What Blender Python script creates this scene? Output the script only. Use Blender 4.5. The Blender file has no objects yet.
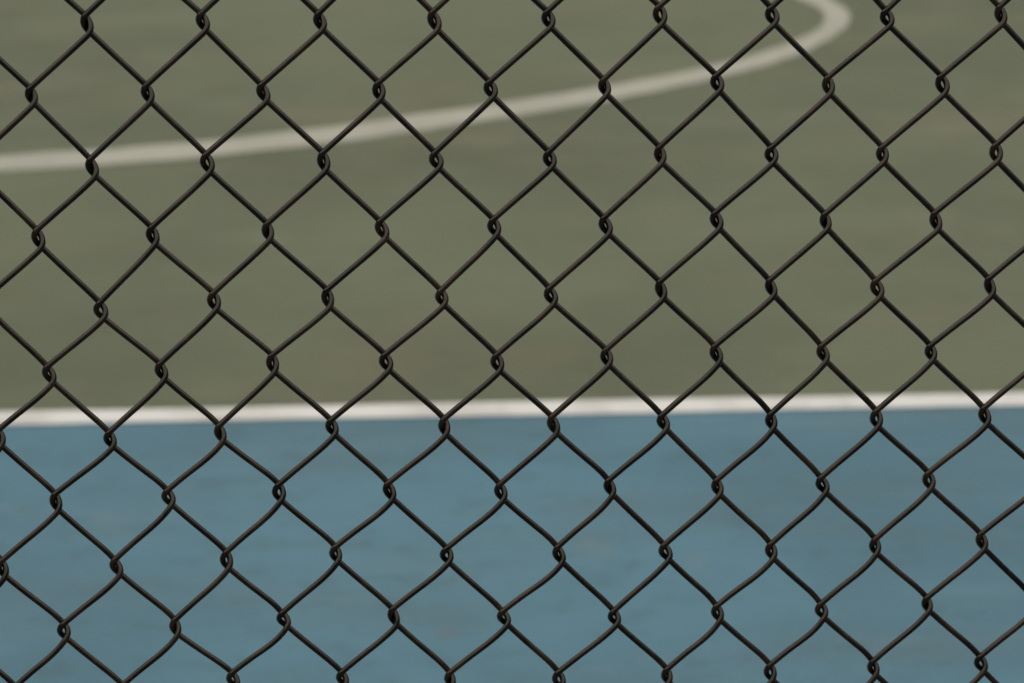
import bpy, math, random
import numpy as np
R = math.radians
random.seed(7)
rng = np.random.default_rng(7)
S = bpy.context.scene
COL = S.collection

# ------------------------------------------------------------------ helpers
def link(name, verts, faces, mat, parent=None, smooth=False):
    me = bpy.data.meshes.new(name)
    me.from_pydata([tuple(v) for v in verts], [], [tuple(f) for f in faces])
    me.materials.append(mat)
    if smooth:
        me.polygons.foreach_set('use_smooth', [True] * len(me.polygons))
    me.update()
    o = bpy.data.objects.new(name, me)
    COL.objects.link(o)
    if parent is not None:
        o.parent = parent
    return o

def tag(o, label=None, cat=None, group=None, kind=None):
    if label: o['label'] = label
    if cat: o['category'] = cat
    if group: o['group'] = group
    if kind: o['kind'] = kind
    return o

def tube(path, rad, sides):
    """verts and faces of a round wire along a path (N x 3) that lies mostly in the x-z plane"""
    p = np.asarray(path, float)
    t = np.gradient(p, axis=0)
    t /= np.linalg.norm(t, axis=1)[:, None]
    b = np.cross(t, np.array([0., 1., 0.])); b /= np.linalg.norm(b, axis=1)[:, None]
    a = np.cross(b, t)
    ang = np.arange(sides) * 2 * math.pi / sides
    rr = np.broadcast_to(np.asarray(rad, float).reshape(-1, 1, 1), (len(p), 1, 1))
    v = p[:, None, :] + rr * (np.cos(ang)[None, :, None] * b[:, None, :] + np.sin(ang)[None, :, None] * a[:, None, :])
    n = len(p)
    i = np.arange(n - 1)[:, None] * sides
    k = np.arange(sides)[None, :]; k2 = (k + 1) % sides
    f = np.stack([i + k, i + k2, i + sides + k2, i + sides + k], -1).reshape(-1, 4)
    return v.reshape(-1, 3), f

def link_quads(name, v, f, mat, parent):
    me = bpy.data.meshes.new(name)
    me.vertices.add(len(v)); me.vertices.foreach_set('co', v.astype(np.float32).ravel())
    me.loops.add(f.size); me.loops.foreach_set('vertex_index', f.astype(np.int32).ravel())
    me.polygons.add(len(f))
    me.polygons.foreach_set('loop_start', np.arange(0, f.size, 4, dtype=np.int32))
    me.polygons.foreach_set('use_smooth', np.ones(len(f), dtype=bool))
    me.materials.append(mat)
    me.update(calc_edges=True); me.validate()
    o = bpy.data.objects.new(name, me); COL.objects.link(o); o.parent = parent
    return o

# ---------------------------------------------------------------- materials
class MT:
    def __init__(self, name):
        self.m = bpy.data.materials.new(name); self.m.use_nodes = True
        self.n = self.m.node_tree.nodes; self.l = self.m.node_tree.links
        self.b = self.n['Principled BSDF']
        self.co = self.n.new('ShaderNodeTexCoord').outputs['Object']
    def noise(self, scale, detail=4, rough=.55, stretch=None, offset=(0, 0, 0)):
        mp = self.n.new('ShaderNodeMapping'); self.l.new(self.co, mp.inputs['Vector'])
        mp.inputs['Location'].default_value = offset
        if stretch: mp.inputs['Scale'].default_value = stretch
        t = self.n.new('ShaderNodeTexNoise'); self.l.new(mp.outputs[0], t.inputs['Vector'])
        t.inputs['Scale'].default_value = scale; t.inputs['Detail'].default_value = detail
        t.inputs['Roughness'].default_value = rough
        return t.outputs['Fac']
    def ramp(self, fac, a, b, va=0., vb=1.):
        r = self.n.new('ShaderNodeMapRange'); self.l.new(fac, r.inputs['Value'])
        for k, x in zip(('From Min', 'From Max', 'To Min', 'To Max'), (a, b, va, vb)): r.inputs[k].default_value = x
        r.interpolation_type = 'SMOOTHSTEP'
        return r.outputs['Result']
    def mix(self, fac, c1, c2, mode='MIX'):
        x = self.n.new('ShaderNodeMix'); x.data_type = 'RGBA'; x.blend_type = mode
        if isinstance(fac, float): x.inputs['Factor'].default_value = fac
        else: self.l.new(fac, x.inputs['Factor'])
        for s, c in ((6, c1), (7, c2)):
            if isinstance(c, tuple): x.inputs[s].default_value = (*c, 1)
            else: self.l.new(c, x.inputs[s])
        return x.outputs[2]
    def scale(self, fac, k):
        m = self.n.new('ShaderNodeMath'); m.operation = 'MULTIPLY'; self.l.new(fac, m.inputs[0]); m.inputs[1].default_value = k
        return m.outputs[0]
    def spot(self, x, y, rx, ry):
        """0..1 mask of one ragged stain at (x, y) metres"""
        mp = self.n.new('ShaderNodeMapping'); mp.vector_type = 'POINT'; self.l.new(self.co, mp.inputs['Vector'])
        mp.inputs['Scale'].default_value = (1 / rx, 1 / ry, 0)
        mp.inputs['Location'].default_value = (-x / rx, -y / ry, 0)
        ln = self.n.new('ShaderNodeVectorMath'); ln.operation = 'LENGTH'; self.l.new(mp.outputs[0], ln.inputs[0])
        ad = self.n.new('ShaderNodeMath'); ad.operation = 'ADD'; self.l.new(ln.outputs['Value'], ad.inputs[0])
        self.l.new(self.ramp(self.noise(40, 2), .3, .7, -.35, .35), ad.inputs[1])
        return self.ramp(ad.outputs[0], 1.0, .3)
    def bump(self, h, strength, dist):
        b = self.n.new('ShaderNodeBump'); self.l.new(h, b.inputs['Height'])
        b.inputs['Strength'].default_value = strength; b.inputs['Distance'].default_value = dist
        self.l.new(b.outputs[0], self.b.inputs['Normal'])
    def done(self, col, rough=.8, spec=.3):
        if isinstance(col, tuple): self.b.inputs['Base Color'].default_value = (*col, 1)
        else: self.l.new(col, self.b.inputs['Base Color'])
        if isinstance(rough, float): self.b.inputs['Roughness'].default_value = rough
        else: self.l.new(rough, self.b.inputs['Roughness'])
        self.b.inputs['Specular IOR Level'].default_value = spec
        return self.m

GREEN = (.136, .163, .101); BLUE = (.095, .217, .280); WHITE = (.72, .735, .70); WORN = (.41, .415, .345)

def mat_green():
    t = MT('green_acrylic')
    c = t.mix(t.ramp(t.noise(.9, 5, .6), .36, .64), GREEN, tuple(x * .74 for x in GREEN))
    c = t.mix(t.scale(t.ramp(t.noise(2.6, 5, .65, (.7, 1.3, 1), (3, 1, 0)), .48, .72), .55), c, (.165, .152, .105))     # brown wear
    c = t.mix(t.scale(t.ramp(t.noise(6, 4, .6, (1, 1.4, 1), (9, 4, 0)), .50, .72), .45), c, (.135, .160, .100))
    c = t.mix(t.scale(t.ramp(t.noise(7, 5, .65, (.8, 1, 1), (6, 8, 0)), .52, .72), .45), c, (.105, .118, .070))        # grime
    c = t.mix(t.scale(t.ramp(t.noise(4, 5, .65, (.5, 1, 1), (1, 5, 0)), .52, .72), .35), c, (.20, .215, .150))         # faded
    c = t.mix(t.scale(t.ramp(t.noise(420, 2, .6), .45, .75), .35), c, (.28, .29, .20))                                   # sand grain
    t.bump(t.noise(500, 3), .25, .002)
    return t.done(c, .82, .25)

def mat_blue():
    t = MT('blue_acrylic')
    c = t.mix(t.ramp(t.noise(1.5, 5, .6), .36, .64), BLUE, tuple(x * .80 for x in BLUE))
    c = t.mix(t.scale(t.ramp(t.noise(3.6, 5, .62, (.6, 1.8, 1), (5, 2, 0)), .45, .70), .55), c, (.095, .158, .182))      # grey scuffs
    c = t.mix(t.scale(t.ramp(t.noise(9, 3, .5, (1, 1.5, 1), (1, 7, 0)), .62, .76), .08), c, (.20, .21, .21))            # dust, pinkish
    c = t.mix(t.scale(t.ramp(t.noise(16, 5, .7, (.8, 1.2, 1), (2, 9, 0)), .50, .68), .55), c, (.070, .140, .165))    # dark scuffs
    c = t.mix(t.scale(t.ramp(t.noise(5, 5, .65, (.45, 1.5, 1), (8, 3, 0)), .52, .74), .40), c, (.150, .240, .275))    # faded
    for x, y, rx, ry, f, col in STAINS:
        c = t.mix(t.scale(t.spot(x, y, rx, ry), f * .25), c, col)
    c = t.mix(t.scale(t.ramp(t.noise(420, 2, .6), .45, .75), .30), c, (.26, .33, .36))
    t.bump(t.noise(500, 3), .25, .002)
    return t.done(c, .80, .25)

def mat_paint(name, col, dirt, amt):
    t = MT(name)
    c = t.mix(t.scale(t.ramp(t.noise(7, 6, .65), .42, .66), amt), col, dirt)
    c = t.mix(t.scale(t.ramp(t.noise(300, 3, .6), .55, .75), .5), c, dirt)
    t.bump(t.noise(500, 3), .2, .002)
    return t.done(c, .75, .3)

def mat_wire():
    t = MT('black_vinyl_coating')
    c = t.mix(t.ramp(t.noise(38, 5, .6), .42, .66), (.0035, .0032, .0027), (.030, .0195, .0095))
    c = t.mix(t.scale(t.ramp(t.noise(120, 4, .7, None, (2, 5, 1)), .60, .74), .8), c, (.065, .036, .020))                # rubbed brown
    r = t.ramp(t.noise(150, 5, .7), .35, .65, .05, .30)
    t.bump(t.noise(500, 2), .12, .0002)
    t.b.inputs['Specular Tint'].default_value = (1, .90, .74, 1)      # warm tint put into the highlights of the brownish vinyl
    return t.done(c, r, .95)

def mat_post():
    t = MT('black_painted_steel')
    c = t.mix(t.ramp(t.noise(14, 5, .6), .4, .7), (.013, .013, .012), (.03, .025, .02))
    return t.done(c, .42, .5)

def mat_concrete():
    t = MT('dark_asphalt')
    c = t.mix(t.ramp(t.noise(.7, 6, .6), .35, .7), (.055, .054, .052), (.040, .040, .040))
    c = t.mix(t.scale(t.ramp(t.noise(60, 4, .6), .5, .75), .4), c, (.085, .083, .08))
    t.bump(t.noise(120, 4), .3, .004)
    return t.done(c, .9, .3)

# ------------------------------------------------------------------ setting
CAM_H = 1.6
YAW = R(5.531); DIST = 1.8805                     # the fence's turn and its distance from the camera's foot
FX, FY = -math.sin(YAW) * DIST, math.cos(YAW) * DIST
EX, EY = math.cos(YAW), math.sin(YAW)
LINE_Y0, LINE_Y1 = 4.119, 4.165
# small stains on the blue (x, y, radius x, radius y, strength, colour)
STAINS = [(-.38, 4.02, .014, .030, .45, (.05, .08, .09)), (-.075, 3.475, .016, .030, .65, (.20, .085, .075)),
          (.090, 3.70, .030, .05, .45, (.30, .22, .19)), (.20, 3.66, .02, .04, .4, (.30, .22, .19)),
          (-.47, 3.80, .03, .05, .30, (.28, .25, .22)), (.37, 3.56, .05, .09, .35, (.09, .13, .15)),
          (-.32, 3.62, .06, .09, .35, (.095, .14, .16)), (.52, 3.70, .05, .06, .35, (.09, .13, .15))]

G, B_, W, A_, C_, WI, PO = mat_green(), mat_blue(), mat_paint('white_line_paint', WHITE, (.52, .51, .47), .7), \
    mat_paint('worn_line_paint', WORN, (.33, .335, .28), .5), mat_concrete(), mat_wire(), mat_post()

g = link('ground', [(-300, -300, 0), (300, -300, 0), (300, 300, 0), (-300, 300, 0)], [(0, 1, 2, 3)], C_)
tag(g, kind='structure')
def on_fence(u, d=0): return (FX + EX * u - math.sin(YAW) * d, FY + EY * u + math.cos(YAW) * d)
def sheet(name, pts, z, m):
    return tag(link(name, [(x, y, z) for x, y in pts], [tuple(range(len(pts)))], m), kind='structure')
a, b = on_fence(-14, .12), on_fence(14, .12)
sheet('court_border', [a, b, (15, 24), (-15, 24)], .0020, B_)
sheet('court', [(-12.5, LINE_Y1 - .01), (12.5, LINE_Y1 - .01), (12.5, 20.0), (-12.5, 20.0)], .0028, G)

# the white side line: edges waver by a millimetre or two, as masking tape leaves them
n = 1200; xs = np.linspace(-12.5, 12.5, n)
w0 = np.convolve(rng.normal(0, 1, n + 8), np.ones(9) / 9, 'valid') * .0022
w1 = np.convolve(rng.normal(0, 1, n + 8), np.ones(9) / 9, 'valid') * .0022
v = [(x, LINE_Y0 + d, .0036) for x, d in zip(xs, w0)] + [(x, LINE_Y1 + d, .0036) for x, d in zip(xs, w1)]
tag(link('side_line_marking', v, [(i, i + 1, n + i + 1, n + i) for i in range(n - 1)], W), kind='structure')

# the hand-painted curved marking: a lopsided oval, not equally wide all round (x, y, width)
OVAL = [(-.875, 5.231, .088), (-.785, 5.249, .088), (-.658, 5.267, .088), (-.532, 5.291, .088), (-.411, 5.326, .088), (-.293, 5.364, .088),
        (-.214, 5.397, .088), (-.108, 5.445, .086), (-.004, 5.493, .084), (.093, 5.540, .080), (.184, 5.589, .076), (.268, 5.641, .070),
        (.349, 5.698, .064), (.407, 5.744, .060), (.454, 5.791, .057), (.503, 5.849, .050), (.542, 5.908, .047), (.566, 5.962, .046),
        (.580, 6.016, .046), (.582, 6.067, .046), (.571, 6.116, .047), (.552, 6.164, .056), (.524, 6.209, .060), (.462, 6.279, .066),
        (.359, 6.369, .072), (.20, 6.47, .075), (-.1, 6.60, .075), (-.5, 6.71, .075), (-1.0, 6.75, .075), (-1.6, 6.67, .075), (-2.1, 6.42, .075),
        (-2.32, 6.02, .075), (-2.15, 5.64, .078), (-1.75, 5.40, .082), (-1.25, 5.27, .085)]
q = np.array(OVAL)
q[:, :2] *= .99625
for _ in range(4):
    nx = np.roll(q, -1, 0); q = np.stack([.75 * q + .25 * nx, .25 * q + .75 * nx], 1).reshape(-1, 3)
tg = np.roll(q[:, :2], -1, 0) - np.roll(q[:, :2], 1, 0); tg /= np.linalg.norm(tg, axis=1)[:, None]
nm = np.c_[-tg[:, 1], tg[:, 0]]; m = len(q)
w0, w1 = (np.convolve(rng.normal(0, .004, m + 6), np.ones(7) / 7, 'valid') for _ in range(2))
i_ = q[:, :2] + nm * (q[:, 2] * .47 + w0)[:, None]; o_ = q[:, :2] - nm * (q[:, 2] * .47 + w1)[:, None]
v = [(x, y, .0038) for x, y in o_] + [(x, y, .0038) for x, y in i_]
tag(link('oval_marking', v, [(i, (i + 1) % m, m + (i + 1) % m, m + i) for i in range(m)], A_), kind='structure')

# -------------------------------------------------------------------- fence
PX, PZ, U0, Z0, SAG = .0315, .0398043, -.078733, CAM_H - .491485, -.0010295
WIRE_R = .00175
# joints of the mesh are never quite on the lattice: (column, row): shift in mm along the fence, up
DEV = {(1, 0): (1.4, 0.4), (3, 0): (0.9, 0.9), (0, 1): (0.6, 0.3), (2, 1): (0.5, 0.7), (1, 2): (-0.5, -1.3), (3, 2): (-0.4, 0.3), (5, 0): (1.5, 0.3), (7, 0): (1.0, -0.1), (4, 1): (0.5, 0.2), (6, 1): (0.9, 0.5), (8, 1): (-0.4, 0.6), (5, 2): (0.6, 0.2), (7, 2): (0.0, -0.1), (9, 0): (0.7, 0.2), (11, 0): (-0.5, 2.0), (10, 1): (-0.1, 1.0), (12, 1): (-0.1, 2.5), (9, 2): (0.3, -0.5), (11, 2): (-0.7, 1.2), (13, 0): (-1.0, 0.9), (15, 0): (0.5, -1.3), (17, 0): (1.6, -0.2), (14, 1): (-0.5, 0.2), (16, 1): (1.1, -0.1), (13, 2): (-0.8, 0.2), (15, 2): (-0.7, -0.5), (17, 2): (1.4, -0.6), (0, 3): (-0.8, -2.0), (2, 3): (-1.0, -1.4), (1, 4): (-0.5, -5.0), (3, 4): (-0.5, -0.7), (4, 3): (-0.3, -0.1), (6, 3): (0.2, -0.1), (8, 3): (0.0, 0.2), (5, 4): (-0.0, -0.3), (7, 4): (1.1, -1.2), (10, 3): (-0.2, -0.2), (12, 3): (-0.3, 1.9), (9, 4): (-0.2, -1.3), (11, 4): (-0.5, 1.0), (14, 3): (-1.1, 0.3), (16, 3): (-0.8, -0.6), (13, 4): (-0.5, 1.0), (15, 4): (-2.3, -0.6), (17, 4): (0.1, -0.7), (0, 5): (0.2, -2.5), (2, 5): (-0.3, -2.1), (-1, 6): (1.3, -0.2), (1, 6): (0.3, -2.7), (3, 6): (-0.6, -0.4), (0, 7): (-0.8, -0.1), (2, 7): (-0.2, 0.9), (4, 5): (-0.9, 1.3), (6, 5): (0.1, 0.6), (8, 5): (0.2, -1.1), (5, 6): (-0.3, 1.7), (7, 6): (0.6, 0.6), (4, 7): (-0.4, 2.4), (6, 7): (-0.3, 1.5), (8, 7): (0.7, -0.7), (10, 5): (-0.3, 0.8), (12, 5): (-0.3, 1.4), (9, 6): (0.2, 0.1), (11, 6): (0.5, 0.1), (10, 7): (0.8, 0.4), (12, 7): (0.5, -1.2), (14, 5): (-1.6, 0.5), (16, 5): (-1.8, -0.3), (13, 6): (0.2, -0.7), (15, 6): (-1.3, -0.6), (17, 6): (-0.7, -0.3), (14, 7): (-0.9, -1.3), (16, 7): (-1.1, -0.1), (-1, 8): (-2.0, -0.5), (1, 8): (-0.5, -1.5), (3, 8): (-0.6, 1.0), (0, 9): (-1.2, -0.7), (2, 9): (-0.4, -0.4), (3, 10): (-0.2, 5.0), (5, 8): (-0.9, 3.1), (7, 8): (0.1, 0.4), (4, 9): (-0.9, 2.4), (6, 9): (-0.2, 2.3), (8, 9): (1.0, -0.4), (5, 10): (0.3, 3.5), (7, 10): (0.1, 1.1), (9, 8): (2.3, -1.2), (11, 8): (1.6, -1.4), (10, 9): (2.8, -2.2), (12, 9): (0.7, -1.1), (9, 10): (1.2, -1.3), (11, 10): (2.2, -1.0), (13, 8): (0.8, -2.4), (15, 8): (-0.7, -1.0), (17, 8): (-0.2, 0.3), (14, 9): (-0.5, -1.5), (16, 9): (-0.4, 0.7), (13, 10): (0.8, -0.7), (15, 10): (-0.4, 0.1), (17, 10): (1.5, 0.7)}
jit = {}
def joint(i, j):
    if (i, j) in DEV: du, dz = DEV[(i, j)]
    else:
        if (i, j) not in jit: jit[(i, j)] = (random.gauss(0, .6), random.gauss(0, .9))
        du, dz = jit[(i, j)]
    return np.array([U0 + PX * i + du / 1000, Z0 - PZ * j + SAG * i + dz / 1000])

fence = bpy.data.objects.new('chain_link_fence', None); COL.objects.link(fence)
fence.location = (FX, FY, 0); fence.rotation_euler = (0, 0, YAW)
tag(fence, 'black chain link fence of diamond wire mesh standing in front of the painted court', 'fence')

I0, I1, J0, J1 = -40, 57, -27, 24
E_, H_ = .0050, .00205
def round_amt(i, j):
    """how wide the right-hand bend of the weave is rounded (mm): tight at the top, slack lower down"""
    r = random.Random(i * 131 + j * 7)
    base = np.interp(j, [-30, 0, 3, 5, 9, 26], [.2, .1, .4, .8, 1.45, 1.5])
    return base * r.uniform(.55, 1.4) / 1000
def chaikin(p, n):
    for _ in range(n):
        q = .75 * p[:-1] + .25 * p[1:]; r_ = .25 * p[:-1] + .75 * p[1:]
        p = np.r_[p[:1], np.stack([q, r_], 1).reshape(-1, p.shape[1]), p[-1:]]
    return p

for k in range(I0, I1):
    ctl = []; prev = None
    near = -3 <= k <= 21
    for j in range(J0, J1 + 1):
        right = (k + 1 + j) % 2 == 1           # this wire bends back to the left here
        i = k + 1 if right else k
        u, z = joint(i, j)
        jr = random.Random(i * 977 + j * 31)   # how tightly the two wires hook here: the same for both
        e = jr.uniform(.0044, .0053); s = 1 if right else -1
        sx = jr.uniform(.00165, .0024)
        ln = jr.uniform(.0005, .0016)                            # the eye leans a little
        top = np.array([u - ln, s * H_, z + e]); bot = np.array([u + ln, -s * H_, z - e])
        rd = round_amt(i, j) if right else .0001
        if prev is not None:                    # straight strand from the joint above to this one
            pb, prd, ps = prev
            d = top - pb; L = np.linalg.norm(d)
            nrm = np.array([-d[2], 0, d[0]]) / L
            if nrm[0] * s < 0: nrm = -nrm
            # bends bulge outward: towards this joint's side here, towards the other side above
            ctl += [pb + d * t + nrm * (-prd * A + rd * .5 * B) for t, A, B in
                        ((.10, .55, .0), (.22, .85, .05), (.38, .80, .15), (.62, .30, .55), (.78, .12, .85), (.90, .05, .65))]
        ctl += [top, np.array([u + s * sx - ln * .4, s * H_ * .45, z + e * .36]), np.array([u + s * sx + ln * .4, -s * H_ * .45, z - e * .36]), bot]
        prev = (bot, rd, s)
    path = chaikin(np.array(ctl), 2 if near else 1)
    v, f = tube(path, WIRE_R, 12 if near else 6)
    link_quads('wire', v, f, WI, fence)

ul, ur = U0 + PX * (I0 - 1.6), U0 + PX * (I1 + 1.6)
def ztop(u): return Z0 - PZ * (J0 - 1) + SAG * (u - U0) / PX
for u in (ul, ur):                              # line posts well outside the picture
    pth = [(u, .035, -.0), (u, .035, 1.0), (u, .035, ztop(u) + .03)]
    p = np.array(pth); an = np.arange(24) * 2 * math.pi / 24; rr = .024
    v = [(u + rr * math.cos(t), .035 + rr * math.sin(t), z) for z in (0., ztop(u) + .03) for t in an]
    f = [(q, (q + 1) % 24, 24 + (q + 1) % 24, 24 + q) for q in range(24)] + [tuple(range(24, 48))]
    o = link('post', v, f, PO, fence)
    # domed cap
    v = []; rings = [(.027, 0), (.027, .012), (.022, .024), (.012, .032), (.002, .035)]
    for r_, dz in rings: v += [(u + r_ * math.cos(t), .035 + r_ * math.sin(t), ztop(u) + .022 + dz) for t in an]
    f = [(a_ * 24 + q, a_ * 24 + (q + 1) % 24, a_ * 24 + 24 + (q + 1) % 24, a_ * 24 + 24 + q) for a_ in range(4) for q in range(24)] + [tuple(range(96, 120))]
    link('post_cap', v, f, PO, o, True)
rp = np.array([(ul + .02 + (ur - ul - .04) * t, .028, ztop(ul + (ur - ul) * t)) for t in np.linspace(0, 1, 8)])
rv, rf = tube(rp[:, [0, 1, 2]], .019, 20)
link_quads('top_rail', rv, rf, PO, fence)

# ------------------------------------------------------------ light and sky
w = bpy.data.worlds.new('World'); S.world = w; w.use_nodes = True
nt = w.node_tree; bg = nt.nodes['Background']
sky = nt.nodes.new('ShaderNodeTexSky'); sky.sky_type = 'NISHITA'; sky.sun_disc = False
SUN_EL, SUN_AZ = R(88), R(255)                  # azimuth from +Y towards +X
sky.sun_elevation = SUN_EL; sky.sun_rotation = SUN_AZ
sky.dust_density = 8.0; sky.air_density = .5; sky.ozone_density = .3
nt.links.new(sky.outputs[0], bg.inputs[0]); bg.inputs[1].default_value = .05
sl = bpy.data.lights.new('sun', 'SUN'); sl.energy = 1.5; sl.angle = R(145); sl.color = (1, .955, .88)
so = bpy.data.objects.new('sun', sl); COL.objects.link(so)
so.rotation_euler = (math.pi / 2 - SUN_EL, 0, math.pi - SUN_AZ)

# ------------------------------------------------------------------- camera
cd = bpy.data.cameras.new('camera'); cam = bpy.data.objects.new('camera', cd); COL.objects.link(cam); S.camera = cam
F_PX = 3551.5; PITCH = R(20); ROLL = R(1.08)
cd.sensor_fit = 'HORIZONTAL'; cd.sensor_width = 36; cd.lens = F_PX * 36 / 1024
from mathutils import Matrix, Vector
Fw = Vector((0, math.cos(PITCH), -math.sin(PITCH))); Rt = Vector((1, 0, 0)); Dn = Vector((0, -math.sin(PITCH), -math.cos(PITCH)))
c, s = math.cos(ROLL), math.sin(ROLL)
X = Rt * c + Dn * s; Yv = -(-Rt * s + Dn * c); Zv = -Fw
M = Matrix((X, Yv, Zv)).transposed().to_4x4(); M.translation = (0, 0, CAM_H)
cam.matrix_world = M
cd.clip_start = .05; cd.clip_end = 2000
cd.dof.use_dof = True; cd.dof.focus_distance = 1.99; cd.dof.aperture_fstop = 12.5

S.view_settings.view_transform = 'Standard'; S.view_settings.look = 'None'
S.view_settings.exposure = 0.16; S.view_settings.gamma = 1
S.cycles.use_denoising = True
S.cycles.max_bounces = 6
